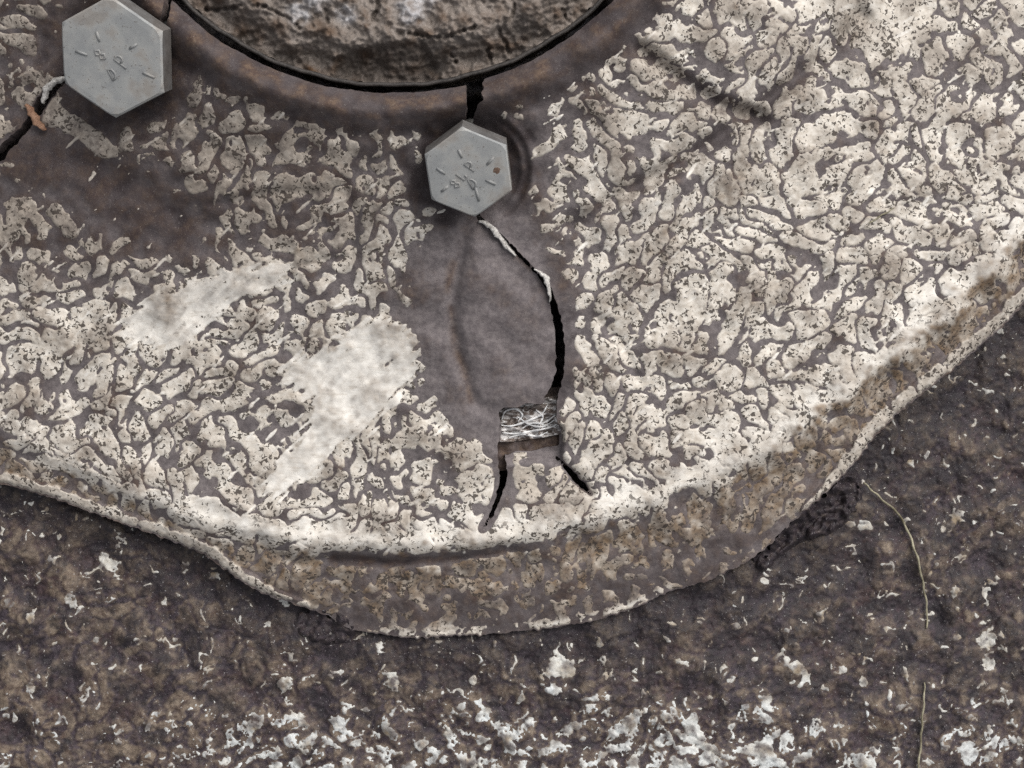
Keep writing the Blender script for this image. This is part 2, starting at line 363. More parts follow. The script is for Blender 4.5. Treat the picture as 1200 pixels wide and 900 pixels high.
patch_ = 0.75*noise(51, 32)+0.6*noise(52, 17, 0.6, (math.radians(-25), 2.0))+0.35*n10+0.45*n90+0.2*n6
btan = np.clip(0.35*sstep(0.1, 1.7, patch_), 0, 1)
btan = np.maximum(btan, sstep(0.8, 5.5, J0+0.6*n10+0.4*n6)*np.clip(0.60+0.30*n90+0.25*patch_+0.25*low+0.25*sstep(400, 0, uu)-0.15*sstep(500, 800, uu), 0, 1))
btan = np.maximum(btan, 0.85*sstep(-3.2, 0.2, FLECK+1.0*n10)*(FLECK > -5))
bgrime = np.clip(0.30+0.35*noise(43, 60)+0.25*noise(45, 22)+0.15*n10-0.35*low+0.25*sstep(500, 900, uu)*(1-low), 0, 1)
bgrime = np.maximum(bgrime, poly([(560, 700), (1010, 590), (1020, 690), (880, 720), (640, 770), (380, 770)], 20)*0.8)
bgrime = np.maximum(bgrime, sstep(-90, -20, EDGE+14*n40)*0.85)  # panel darkened along the disc edge: the shadow it throws, in colour
bred = np.clip(0.30+0.35*noise(41, 60)+0.2*n200+0.15*n18, 0, 1)*(1-0.5*low)
zb += 0.10*patch_+0.16*sstep(0.5, 5, J0)
ZB = (zb*MM).astype(np.float32)
WEAR_BACK = (bgrime, btan, bred)
WEAR_FLECK = (np.clip(0.22+0.22*n40+0.3*n18, 0, 1), np.clip(0.42+0.35*n40+0.2*n90-0.25*low, 0, 1), np.clip(0.6*low+0.2*n90+0.25, 0, 1))

# ------------------------------------------------------------------ mesh helpers
def link(o, parent=None):
    sc.collection.objects.link(o)
    if parent is not None: o.parent = parent
    return o
def tag(o, label=None, cat=None, group=None, kind=None):
    if label: o['label'] = label
    if cat: o['category'] = cat
    if group: o['group'] = group
    if kind: o['kind'] = kind
    return o
def mesh_from(name, co, quads, mat, attrs=None, smooth=True, tris=None):
    me = bpy.data.meshes.new(name)
    nq = len(quads); ntri = 0 if tris is None else len(tris)
    me.vertices.add(len(co)); me.vertices.foreach_set('co', np.ascontiguousarray(co, np.float32).ravel())
    nl = nq*4+ntri*3
    me.loops.add(nl)
    lv = np.asarray(quads, np.int32).ravel()
    if ntri: lv = np.concatenate([lv, np.asarray(tris, np.int32).ravel()])
    me.loops.foreach_set('vertex_index', lv)
    me.polygons.add(nq+ntri)
    ls = np.concatenate([np.arange(nq)*4, nq*4+np.arange(ntri)*3]).astype(np.int32)
    me.polygons.foreach_set('loop_start', ls)
    me.polygons.foreach_set('use_smooth', np.full(nq+ntri, smooth))
    me.update(calc_edges=True)
    if attrs is not None:
        a = me.color_attributes.new('wear', 'FLOAT_COLOR', 'POINT')
        rgba = np.ones((len(co), 4), np.float32); rgba[:, :3] = attrs
        a.data.foreach_set('color', rgba.ravel())
    me.materials.append(mat)
    return me
def axis(a0, a1, fa, fb, fine, coarse):
    lo = np.arange(a0, fa, coarse); mid = np.arange(fa, fb, fine); hi = np.arange(fb, a1, coarse)
    return np.concatenate([lo, mid, hi]).astype(np.float32)
def grid_cut(us, vs, F, keep='any'):
    """grid over (us, vs) cut along F = 0 with its border vertices slid onto the contour -> u, v, quads"""
    U, V = np.meshgrid(us, vs)
    f = sample(F, U, V)
    inn = f > 0
    c = inn[:-1, :-1].astype(np.int8)+inn[1:, :-1]+inn[:-1, 1:]+inn[1:, 1:]
    cell = c > 0
    hu = np.maximum(np.gradient(us)[None, :], 0.5); hv = np.maximum(np.gradient(vs)[:, None], 0.5)
    e = 0.7
    U0, V0, f0 = U, V, f
    near = np.zeros(U.shape, bool)
    near[:-1, :-1] |= cell; near[1:, :-1] |= cell; near[:-1, 1:] |= cell; near[1:, 1:] |= cell
    near &= ~inn
    a_, b_, f_ = U[near], V[near], f[near]
    hu = np.broadcast_to(hu, U.shape)[near]; hv = np.broadcast_to(hv, U.shape)[near]
    a0, b0 = a_, b_
    for _ in range(3):
        gx = (sample(F, a_+e, b_)-sample(F, a_-e, b_))/(2*e); gy = (sample(F, a_, b_+e)-sample(F, a_, b_-e))/(2*e)
        g2 = gx*gx+gy*gy+2e-2
        a_ = np.clip(a_-0.8*f_*gx/g2, a0-1.15*hu, a0+1.15*hu); b_ = np.clip(b_-0.8*f_*gy/g2, b0-1.15*hv, b0+1.15*hv)
        f_ = sample(F, a_, b_)
    U = U.copy(); V = V.copy(); U[near] = a_; V[near] = b_
    idx = np.arange(U.size).reshape(U.shape)
    q = np.stack([idx[1:, :-1], idx[1:, 1:], idx[:-1, 1:], idx[:-1, :-1]], -1)[cell]
    used = np.zeros(U.size, bool); used[q.ravel()] = True
    remap = np.cumsum(used)-1
    return U.ravel()[used], V.ravel()[used], remap[q].astype(np.int32), np.maximum(f, 0).ravel()[used]
def border_edges(q, n):
    e = np.concatenate([q[:, [0, 1]], q[:, [1, 2]], q[:, [2, 3]], q[:, [3, 0]]]).astype(np.int64)
    key = np.minimum(e[:, 0], e[:, 1])*n+np.maximum(e[:, 0], e[:, 1])
    _, inv, cnt = np.unique(key, return_inverse=True, return_counts=True)
    return e[cnt[inv] == 1]
def with_walls(co, q, att, depth, wall_att=None):
    """adds vertical sides of the given depth along every open border"""
    be = border_edges(q, len(co))
    ids = np.unique(be)
    n0 = len(co)
    top = co[ids].copy(); bot = co[ids].copy(); bot[:, 2] -= depth
    m = np.zeros(n0, np.int64); m[ids] = np.arange(len(ids))
    a, b = m[be[:, 0]], m[be[:, 1]]
    w = np.stack([n0+b, n0+a, n0+len(ids)+a, n0+len(ids)+b], -1)
    wa = att[ids] if wall_att is None else np.tile(np.asarray(wall_att, np.float32), (len(ids), 1))
    return np.concatenate([co, top, bot]), np.concatenate([q, w]), np.concatenate([att, wa, wa])
def attrs(W, u, v):
    return np.stack([sample(np.asarray(c, np.float32), u, v) for c in W], -1)
def components(q, n):
    lab = np.arange(n)
    e = np.concatenate([q[:, [0, 1]], q[:, [1, 2]], q[:, [2, 3]]])
    a, b = e[:, 0], e[:, 1]
    while True:
        m = np.minimum(lab[a], lab[b])
        new = lab.copy()
        np.minimum.at(new, lab[a], m); np.minimum.at(new, lab[b], m)
        new = new[new]; new = new[new]
        if np.array_equal(new, lab): return lab
        lab = new

# ------------------------------------------------------------------ materials
def new_mat(name):
    m = bpy.data.materials.new(name); m.use_nodes = True
    return m, m.node_tree.nodes, m.node_tree.links, m.node_tree.nodes['Principled BSDF']
def N(nodes, t, **kw):
    n = nodes.new(t)
    for k, v in kw.items(): setattr(n, k, v)
    return n
class Mat:
    def __init__(s, name):
        s.m, s.n, s.l, s.b = new_mat(name)
        s.tc = s.n.new('ShaderNodeTexCoord').outputs['Object']
    def put(s, sock, v):
        if isinstance(v, bpy.types.NodeSocket): s.l.new(v, sock)
        elif isinstance(v, (tuple, list)): sock.default_value = tuple(v)+(1,) if len(v) == 3 else tuple(v)
        else: sock.default_value = v
    def noise(s, mm, detail=3, rough=0.6, stretch=None, dist=0.0):
        n = s.n.new('ShaderNodeTexNoise'); n.inputs['Scale'].default_value = 1000.0/mm
        n.inputs['Detail'].default_value = detail; n.inputs['Roughness'].default_value = rough; n.inputs['Distortion'].default_value = dist
        src = s.tc
        if stretch:
            mp = s.n.new('ShaderNodeMapping'); mp.inputs['Scale'].default_value = stretch[1]; mp.inputs['Rotation'].default_value = (0, 0, stretch[0])
            s.l.new(src, mp.inputs['Vector']); src = mp.outputs[0]
        s.l.new(src, n.inputs['Vector'])
        return n.outputs['Fac']
    def ramp(s, x, a, b, y0=0.0, y1=1.0):
        n = s.n.new('ShaderNodeMapRange'); n.interpolation_type = 'SMOOTHSTEP'
        s.put(n.inputs[0], x)
        for i, v in enumerate((a, b, y0, y1)): n.inputs[i+1].default_value = v
        return n.outputs[0]
    def math(s, op, a, b=0.0):
        n = s.n.new('ShaderNodeMath'); n.operation = op; n.use_clamp = False
        s.put(n.inputs[0], a); s.put(n.inputs[1], b)
        return n.outputs[0]
    def mix(s, f, a, b):
        n = s.n.new('ShaderNodeMix'); n.data_type = 'RGBA'; n.clamp_factor = True
        s.put(n.inputs[0], f); s.put(n.inputs[6], a); s.put(n.inputs[7], b)
        return n.outputs[2]
    def wear(s):
        a = s.n.new('ShaderNodeVertexColor'); a.layer_name = 'wear'
        sp = s.n.new('ShaderNodeSeparateColor'); s.l.new(a.outputs[0], sp.inputs[0])
        return sp.outputs[0], sp.outputs[1], sp.outputs[2]
    def bump(s, h, strength, dist_mm):
        n = s.n.new('ShaderNodeBump'); n.inputs['Strength'].default_value = strength; n.inputs['Distance'].default_value = dist_mm*MM
        s.put(n.inputs['Height'], h); s.l.new(n.outputs[0], s.b.inputs['Normal'])
    def done(s, col, rough=0.7, spec=0.3, metal=0.0):
        s.put(s.b.inputs['Base Color'], col); s.put(s.b.inputs['Roughness'], rough)
        s.put(s.b.inputs['Specular IOR Level'], spec); s.put(s.b.inputs['Metallic'], metal)
        return s.m

def steel_mat():
    s = Mat('grimy_steel'); g, br, bl = s.wear()
    f1, f2, f3 = s.noise(1.6, 5, 0.65), s.noise(6, 5, 0.6), s.noise(0.45, 3, 0.7)
    col = s.mix(s.ramp(f1, .3, .7), (0.104, 0.090, 0.093), (0.178, 0.157, 0.158))
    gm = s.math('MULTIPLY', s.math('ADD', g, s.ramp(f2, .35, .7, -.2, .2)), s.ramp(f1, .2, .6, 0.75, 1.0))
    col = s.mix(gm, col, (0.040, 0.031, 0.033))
    bm = s.math('MULTIPLY', br, s.ramp(f2, .3, .65, 0.35, 1.0))
    col = s.mix(bm, col, s.mix(s.ramp(f1, .35, .65), (0.070, 0.044, 0.036), (0.145, 0.100, 0.072)))
    bb = s.math('MULTIPLY', bl, s.ramp(f2, .25, .6, 0.6, 1.0))
    col = s.mix(s.math('MULTIPLY', bb, s.math('SUBTRACT', 1.0, s.math('MULTIPLY', br, 0.8))), col, s.mix(s.ramp(f1, .3, .7), (0.125, 0.108, 0.112), (0.205, 0.180, 0.181)))
    col = s.mix(s.ramp(f3, .60, .72, 0, .45), col, (0.30, 0.28, 0.26))
    col = s.mix(s.ramp(f3, .40, .30, 0, .5), col, (0.045, 0.037, 0.038))
    s.bump(s.math('ADD', s.math('MULTIPLY', f1, 0.7), s.math('MULTIPLY', f3, 0.6)), 0.7, 0.22)
    return s.done(col, s.ramp(f1, .3, .7, .6, .85), 0.22)
def paint_mat():
    s = Mat('crazed_paint'); g, t, bl = s.wear()
    f1, f2 = s.noise(1.5, 4, 0.6), s.noise(7, 5, 0.6)
    pit = s.noise(1.15, 2, 0.55, dist=0.7)
    dens = s.noise(5.0, 2, 0.5)
    st = s.noise(0.8, 3, 0.6, (math.radians(-40), (0.18, 1.0, 1.0)))
    col = s.mix(s.ramp(f1, .3, .7), (0.55, 0.498, 0.432), (0.715, 0.672, 0.610))
    col = s.mix(s.math('MULTIPLY', bl, 0.85), col, (0.83, 0.80, 0.75))
    col = s.mix(s.math('MULTIPLY', s.ramp(st, .52, .68), 0.28), col, (0.40, 0.34, 0.27))
    tm = s.math('MULTIPLY', t, s.ramp(f2, .28, .62, 0.55, 1.0))
    col = s.mix(tm, col, s.mix(s.ramp(f1, .32, .68), (0.115, 0.072, 0.042), (0.235, 0.162, 0.098)))
    gm = s.math('MULTIPLY', s.math('ADD', g, s.ramp(f2, .35, .7, -.12, .18)), s.ramp(f1, .25, .65, 1.0, .55))
    col = s.mix(gm, col, (0.135, 0.112, 0.100))
    thr = s.math('SUBTRACT', pit, s.math('MULTIPLY', s.math('SUBTRACT', dens, 0.5), -0.42))
    pm = s.ramp(thr, .583, .610)
    pm = s.math('MULTIPLY', pm, s.math('SUBTRACT', 1.0, s.ramp(bl, .35, .75, 0, .94)))
    col = s.mix(s.math('MULTIPLY', pm, 0.93), col, (0.055, 0.043, 0.036))
    hgt = s.math('SUBTRACT', s.math('MULTIPLY', f1, s.ramp(bl, .4, .9, .35, .06)), s.math('MULTIPLY', pm, 0.9))
    s.bump(hgt, 0.7, 0.3)
    return s.done(col, s.ramp(f1, .3, .7, .55, .8), 0.35)
def back_mat():
    s = Mat('caked_grime'); g, t, rd = s.wear()
    f1, f2, f3 = s.noise(1.5, 8, 0.85), s.noise(4, 8, 0.75, dist=1.0), s.noise(0.7, 3, 0.7, dist=0.5)
    col = s.mix(s.ramp(f1, .38, .62), (0.012, 0.008, 0.011), (0.060, 0.045, 0.056))
    col = s.mix(s.ramp(f2, .50, .62, 0, .55), col, (0.024, 0.018, 0.024))
    col = s.mix(s.math('MULTIPLY', rd, s.ramp(f2, .35, .65, 0.2, .9)), col, s.mix(s.ramp(f1, .3, .7), (0.030, 0.016, 0.015), (0.085, 0.048, 0.042)))
    col = s.mix(s.math('MULTIPLY', t, s.ramp(f1, .25, .6, .35, 1.0)), col, s.mix(s.ramp(f2, .35, .65), (0.072, 0.046, 0.034), (0.235, 0.185, 0.138)))
    col = s.mix(s.math('MULTIPLY', g, s.ramp(f1, .3, .7, 1.0, .6)), col, (0.012, 0.009, 0.012))
    col = s.mix(s.ramp(f3, .64, .70, 0, .70), col, (0.38, 0.36, 0.36))
    s.bump(s.math('ADD', s.math('ADD', f1, s.math('MULTIPLY', f2, .8)), s.math('MULTIPLY', f3, 0.6)), 0.7, 0.35)
    return s.done(col, s.ramp(f1, .3, .7, .42, .8), 0.4)
def fleck_mat():
    s = Mat('weathered_white_paint'); g, t, bl = s.wear()
    f1, f2 = s.noise(1.2, 4, 0.65), s.noise(5, 4, 0.6)
    col = s.mix(s.ramp(f1, .3, .7), (0.40, 0.375, 0.33), (0.66, 0.65, 0.61))
    col = s.mix(s.math('MULTIPLY', bl, 0.7), col, (0.62, 0.66, 0.68))
    col = s.mix(s.math('MULTIPLY', t, s.ramp(f2, .3, .65)), col, (0.26, 0.20, 0.13))
    col = s.mix(s.math('MULTIPLY', s.math('ADD', g, s.ramp(f1, .5, .7, -.1, .5)), 0.9), col, (0.10, 0.085, 0.085))
    s.bump(f1, 0.7, 0.4)
    return s.done(col, 0.7, 0.35)
def mud_mat():
    s = Mat('dried_mud'); pale, dk, br = s.wear()
    f1, f2, f3 = s.noise(1.4, 6, 0.7), s.noise(6, 5, 0.65), s.noise(0.5, 3, 0.7)
    col = s.mix(s.ramp(f1, .3, .7), (0.165, 0.140, 0.122), (0.255, 0.222, 0.200))
    col = s.mix(s.math('MULTIPLY', br, s.ramp(f2, .3, .6)), col, (0.095, 0.058, 0.036))
    col = s.mix(s.math('MULTIPLY', pale, s.ramp(f1, .3, .6, .4, 1.0)), col, (0.42, 0.41, 0.42))
    col = s.mix(dk, col, (0.042, 0.032, 0.027))
    s.bump(s.math('ADD', f1, s.math('MULTIPLY', f3, 0.5)), 0.6, 0.3)
    return s.done(col, 0.95, 0.1)
def zinc_mat(name='zinc_plated_steel', darken=0.0):
    s = Mat(name)
    f1, f2, f3 = s.noise(3.5, 4, 0.6), s.noise(9, 4, 0.6), s.noise(0.6, 2, 0.5)
    col = s.mix(s.ramp(f2, .35, .65), (0.285, 0.292, 0.292), (0.39, 0.388, 0.372))
    col = s.mix(s.ramp(f1, .35, .75, 0, .55), col, (0.235, 0.24, 0.25))
    col = s.mix(s.ramp(f2, .50, .66, 0, .50), col, (0.20, 0.165, 0.140))
    col = s.mix(s.ramp(f3, .655, .72, 0, .75), col, (0.11, 0.092, 0.08))
    col = s.mix(s.ramp(f1, .25, .75, darken, darken*0.75), col, (0.060, 0.052, 0.050))
    s.bump(s.math('ADD', f1, s.math('MULTIPLY', f3, .6)), 0.35, 0.08)
    return s.done(col, s.ramp(f1, .3, .7, .58, .8), 0.35, 0.15)
def plain_mat(name, c0, c1, mm=1.5, rough=0.7, spec=0.3, bump=0.5, metal=0.0):
    s = Mat(name)
    f1 = s.noise(mm, 5, 0.65)
    s.bump(f1, bump, 0.3)
    return s.done(s.mix(s.ramp(f1, .3, .7), c0, c1), rough, spec, metal)
M_steel, M_paint, M_back, M_fleck, M_mud, M_zinc = steel_mat(), paint_mat(), back_mat(), fleck_mat(), mud_mat(), zinc_mat()
M_zinc_side = zinc_mat('dark_zinc', 0.85)
M_zinc_mark = zinc_mat('shade_darkened_zinc', 0.18)
M_mark = plain_mat('stamped_mark', (0.15, 0.135, 0.125), (0.28, 0.27, 0.265), 0.8, .6, .4, .4, .2)
M_rust = plain_mat('rust_spot', (0.10, 0.065, 0.05), (0.19, 0.13, 0.10), 0.5, .9, .1, .8)
M_ring = plain_mat('dark_hub_steel', (0.022, 0.019, 0.018), (0.060, 0.052, 0.048), 1.5, .6, .4)
M_dirt = plain_mat('black_greasy_dirt', (0.012, 0.011, 0.014), (0.060, 0.055, 0.062), 1.8, .65, .4, 0.7)
M_curl = plain_mat('peeled_white_paint', (0.24, 0.225, 0.21), (0.62, 0.60, 0.57), 0.8, .6, .4)
M_straw = plain_mat('dry_straw', (0.10, 0.085, 0.05), (0.38, 0.35, 0.25), 5, .6, .4)
M_leaf = plain_mat('dry_leaf', (0.16, 0.085, 0.055), (0.30, 0.18, 0.12), 1.5, .8, .2)

# ------------------------------------------------------------------ backing surface
us = axis(-300, 1499, -12, 1212, 1.4, 6); vs = axis(-250, 1179, 330, 912, 1.5, 5)
U, V = np.meshgrid(us, vs)
idx = np.arange(U.size).reshape(U.shape)
q = np.stack([idx[1:, :-1], idx[1:, 1:], idx[:-1, 1:], idx[:-1, :-1]], -1).reshape(-1, 4)
u, v = U.ravel(), V.ravel()
co = np.stack(unproj(u, v, sample(ZB, u, v)), -1)
at = attrs(WEAR_BACK, u, v)
co, q, at = with_walls(co, q, at, 6*MM)
back = link(bpy.data.objects.new('backing_panel', mesh_from('backing_panel', co, q, M_back, at)))
tag(back, 'dark grime-caked metal surface with flecks of old white paint behind the cracked disc', 'panel', kind='structure')

# ------------------------------------------------------------------ paint films split into flakes
def flakes(F, Z, W, us, vs, mat, parent, lift, most, min_quads, name, rim_dirt=0.0):
    u, v, q, f = grid_cut(us, vs, F)
    z = sample(Z, u, v)+lift*sstep(0.0, 2.2, f).astype(np.float32)-0.05*MM*(f <= 0)
    co = np.stack(unproj(u, v, z), -1); at = attrs(W, u, v)
    at[:, 0] = np.maximum(at[:, 0], rim_dirt*(1-sstep(0.1, 1.3, f)))
    lab = components(q, len(co))[q[:, 0]]
    vals, inv, cnt = np.unique(lab, return_inverse=True, return_counts=True)
    seen = (u[q[:, 0]] > -5) & (u[q[:, 0]] < 1205) & (v[q[:, 0]] > -5) & (v[q[:, 0]] < 905)
    vis = np.bincount(inv, weights=seen.astype(float))
    big = [c for c in np.argsort(-vis)[:most] if vis[c] >= min_quads]
    order = np.argsort(inv, kind='stable'); start = np.concatenate([[0], np.cumsum(cnt)])
    rest = np.ones(len(q), bool)
    def emit(sel, nm):
        qq = q[sel]; ids, loc = np.unique(qq, return_inverse=True)
        return link(bpy.data.objects.new(nm, mesh_from(nm, co[ids], loc.reshape(-1, 4), mat, at[ids])), parent)
    for c in big:
        sel = order[start[c]:start[c+1]]; rest[sel] = False
        emit(sel, name)
    if rest.any():
        tag(emit(np.nonzero(rest)[0], name+'_specks'), kind='stuff')
    print('flakes', name, len(vals), 'shown', len(big), 'quads', len(q), round(time.time()-T0, 1))
flakes(FLECK, ZB, WEAR_FLECK, axis(-300, 1499, -8, 1208, 1.1, 5), axis(330, 1179, 360, 908, 1.1, 5), M_fleck, back, 0.20*MM, 280, 55, 'paint_fleck', 0.12)

# ------------------------------------------------------------------ the cracked disc
us = axis(-300, 1499, -12, 1212, 1.4, 5); vs = axis(-250, 790, -12, 780, 1.4, 5)
u, v, q, f = grid_cut(us, vs, PLATE)
co = np.stack(unproj(u, v, sample(ZP, u, v)), -1)
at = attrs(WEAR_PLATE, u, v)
co, q, at = with_walls(co, q, at, 5.0*MM, (0.55, 0.45, 0.2))
disc = link(bpy.data.objects.new('wheel_disc', None)); disc.location = (0, 0, 0)
tag(disc, 'cracked dished steel disc with crazed cream paint and a rusty centre hole', 'wheel disc')
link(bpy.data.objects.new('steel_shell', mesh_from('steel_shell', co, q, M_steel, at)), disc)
flakes(PAINT, ZP, WEAR_PAINT, axis(-300, 1499, -8, 1208, 1.0, 5), axis(-250, 790, -8, 775, 1.0, 5), M_paint, disc, 0.28*MM, 300, 90, 'paint_flake', 0.75)

# ------------------------------------------------------------------ generic small builders
def tube_mesh(name, pts, rad, mat, seg=8, flat=1.0):
    bm = bmesh.new(); rings = []
    n = len(pts)
    for i, p in enumerate(pts):
        t = (pts[min(i+1, n-1)]-pts[max(i-1, 0)]).normalized()
        a = t.cross(Vector((0, 0, 1)))
        a = a.normalized() if a.length > 1e-6 else Vector((1, 0, 0))
        b = a.cross(t)
        r = rad[i] if isinstance(rad, (list, tuple)) else rad
        rings.append([bm.verts.new(p+a*(r*math.cos(k*2*math.pi/seg))+b*(r*flat*math.sin(k*2*math.pi/seg))) for k in range(seg)])
    for r0, r1 in zip(rings[:-1], rings[1:]):
        for k in range(seg): bm.faces.new((r0[k], r0[(k+1) % seg], r1[(k+1) % seg], r1[k]))
    bm.faces.new(rings[0][::-1]); bm.faces.new(rings[-1])
    bmesh.ops.recalc_face_normals(bm, faces=bm.faces)
    for f in bm.faces: f.smooth = True
    me = bpy.data.meshes.new(name); bm.to_mesh(me); bm.free(); me.materials.append(mat)
    return me
def catmull(pts, n):
    pts = [np.array(p, float) for p in pts]; out = []
    P_ = [2*pts[0]-pts[1]]+pts+[2*pts[-1]-pts[-2]]
    for i in range(1, len(P_)-2):
        for k in range(n):
            t = k/n; a, b, c, d = P_[i-1:i+3]
            out.append(0.5*((2*b)+(c-a)*t+(2*a-5*b+4*c-d)*t*t+(3*b-a-3*c+d)*t**3))
    out.append(pts[-1]); return out

# ------------------------------------------------------------------ hex bolts
def hex_head(name, Rm, h, mat):
    """hexagon head: flat top with a round chamfer, side faces and a washer face"""
    nseg = 96
    bm = bmesh.new()
    def hexr(a):
        a = (a+math.pi/6) % (math.pi/3)-math.pi/6
        return Rm*math.cos(math.pi/6)/math.cos(a)     # a = 0 at the middle of a flat
    prof = [(0.30, h), (0.60, h), (0.86, h), ('c0', h), ('c1', h-0.055*Rm), ('s', h*0.55), ('s', h*0.1), ('w', 0.09*h), ('w', 0.0)]
    rings = []
    for rr, z in prof:
        ring = []
        for k in range(nseg):
            a = 2*math.pi*k/nseg; hr = hexr(a+math.pi/6)
            if rr == 'c0': r, zz = min(hr*0.965, Rm*0.925), z-0.006*Rm
            elif rr == 'c1': r = hr; zz = h-0.035*Rm-max(0, hr-Rm*0.93)*0.55
            elif rr == 's': r, zz = hr, z
            elif rr == 'w': r, zz = Rm*0.84, z
            else: r, zz = min(hr, Rm*0.95)*rr, z
            ring.append(bm.verts.new((r*math.cos(a), r*math.sin(a), zz)))
        rings.append(ring)
    c = bm.verts.new((0, 0, h))
    for k in range(nseg): bm.faces.new((c, rings[0][k], rings[0][(k+1) % nseg]))
    for r0, r1 in zip(rings[:-1], rings[1:]):
        for k in range(nseg): bm.faces.new((r0[k], r1[k], r1[(k+1) % nseg], r0[(k+1) % nseg]))
    bm.faces.new(rings[-1][::-1])
    bmesh.ops.recalc_face_normals(bm, faces=bm.faces)
    for f in bm.faces:
        if f.normal.z < 0.5: f.material_index = 1
    me = bpy.data.meshes.new(name); bm.to_mesh(me); bm.free(); me.materials.append(mat); me.materials.append(M_zinc_side)
    return me
GLYPH = {'8': [[(.5, .5), (.15, .72), (.5, 1), (.85, .72), (.5, .5), (.1, .25), (.5, 0), (.9, .25), (.5, .5)]],
         'L': [[(.2, 1), (.2, 0), (.75, 0), (.8, .3)]],
         'P': [[(.2, 0), (.2, 1), (.7, .95), (.8, .7), (.65, .5), (.2, .5)]],
         'D': [[(.2, 0), (.2, 1), (.65, .9), (.85, .5), (.65, .1), (.2, 0)]],
         'C': [[(.85, .85), (.5, 1), (.15, .7), (.15, .3), (.5, 0), (.85, .15)]]}
def bolt(face_uv, z, Rpx, head_h, axis_n, roll, label, marks, chars, spots):
    k = (1-z/H)
    Rm = Rpx*S*k
    n = Vector(axis_n).normalized()
    root = link(bpy.data.objects.new('hex_bolt', None))
    X = Vector((math.cos(roll), math.sin(roll), 0)); X = (X-n*X.dot(n)).normalized(); Y = n.cross(X)
    top = P(face_uv[0], face_uv[1], z)
    base = top-n*head_h
    root.matrix_world = Matrix(((X.x, Y.x, n.x, base.x), (X.y, Y.y, n.y, base.y), (X.z, Y.z, n.z, base.z), (0, 0, 0, 1)))
    tag(root, label, 'bolt', 'hexagon bolts holding the disc')
    head = link(bpy.data.objects.new('head', hex_head('head', Rm, head_h, M_zinc)), root)
    sh = link(bpy.data.objects.new('shank', tube_mesh('shank', [Vector((0, 0, -22*MM)), Vector((0, 0, -8*MM)), Vector((0, 0, .5*MM))], Rm*0.5, M_zinc, 24)), root)
    # local frame of the face in picture px (x right, y up)
    inv = root.matrix_world.to_3x3().inverted()
    def loc(px, py):
        vv_ = inv @ Vector((px*S*k, py*S*k, 0)); return Vector((vv_.x, vv_.y, head_h+0.06*MM))
    for (x0, y0, x1, y1) in marks:
        link(bpy.data.objects.new('grade_mark', tube_mesh('grade_mark', [loc(x0, y0), loc((x0+x1)/2, (y0+y1)/2), loc(x1, y1)], [0.34*MM, .42*MM, .28*MM], M_zinc_mark, 8, 0.7)), head)
    for ch, cx, cy, hgt, ang in chars:
        ca, sa = math.cos(ang), math.sin(ang)
        for st in GLYPH[ch]:
            pts = []
            for gx_, gy_ in st:
                a, b = (gx_-.5)*hgt*0.7, (gy_-.5)*hgt
                pts.append(loc(cx+a*ca-b*sa, cy+a*sa+b*ca))
            link(bpy.data.objects.new('stamped_letter', tube_mesh('stamped_letter', pts, 0.31*MM, M_zinc_mark, 6, 0.7)), head)
    for sx, sy, r in spots:
        c = loc(sx, sy); c.z -= 0.02*MM
        bm = bmesh.new(); rng = np.random.default_rng(abs(int(sx*10+sy)))
        mid = bm.verts.new(c+Vector((0, 0, .12*MM))); ring = []
        for j in range(14):
            a = j*2*math.pi/14; rr = r*S*(0.8+0.4*rng.random())
            ring.append(bm.verts.new((c.x+rr*math.cos(a), c.y+rr*math.sin(a), c.z-0.05*MM)))
        for j in range(14): bm.faces.new((mid, ring[j], ring[(j+1) % 14]))
        me = bpy.data.meshes.new('rust_spot'); bm.to_mesh(me); bm.free(); me.materials.append(M_rust)
        link(bpy.data.objects.new('rust_spot', me), head)
    return root
# smaller bolt by the main crack; larger one at upper left, tipped outwards
A45 = math.radians(50)
bolt((549, 203), 38.5*MM, 55.5, 8*MM, (0.0, -0.50, 1), math.radians(40),
     'smaller grey hexagon bolt with stamped marks at the top of the main crack',
     [(-11, 32, -7, 21), (-37, 7, -27, -1), (-32, -25, -24, -17), (12, -38, 8, -19), (32, -15, 20, -9), (22, 12, 30, 22)],
     [('8', -16, -14, 13, A45), ('L', -8, -3, 13, A45), ('P', 3, 10, 15, A45), ('D', 5, -14, 14, math.radians(25))], [(33, 4, 4)])
bolt((131, 68), 40*MM, 71, 7.5*MM, (-0.16, -0.38, 1), math.radians(27),
     'larger grey hexagon bolt tipped to the left in the upper left corner',
     [(-14, 32, -12, 20), (-44, 8, -30, 3), (36, -17, 50, -23), (24, 12, 34, 18)],
     [('8', -14, 4, 15, A45), ('P', 12, -4, 18, A45), ('D', -2, -20, 14, math.radians(20))], [])

# ------------------------------------------------------------------ hub ring and caked mud in the centre hole
HubZ = 35*MM
def arc_ring(name, r0, r1, z0, z1, mat):
    bm = bmesh.new(); rows = []
    a0, a1, n = math.radians(5), math.radians(175), 260
    for i in range(n+1):
        a = a0+(a1-a0)*i/n
        row = []
        for r, z in ((r0, z1), (r0, z0), ((r0+r1)/2, z0+0.4*MM), (r1, z0), (r1, z1)):
            wob = 0.7*math.sin(a*23)+0.4*math.sin(a*61)
            row.append(bm.verts.new(P(HU+(r+wob)*math.cos(a), HV+(r+wob)*math.sin(a), z)))
        rows.append(row)
    for x, y in zip(rows[:-1], rows[1:]):
        for k in range(4): bm.faces.new((x[k], x[k+1], y[k+1], y[k]))
    bm.faces.new(rows[0]); bm.faces.new(rows[-1][::-1])
    bmesh.ops.recalc_face_normals(bm, faces=bm.faces)
    for f in bm.faces: f.smooth = True
    me = bpy.data.meshes.new(name); bm.to_mesh(me); bm.free(); me.materials.append(mat)
    return me
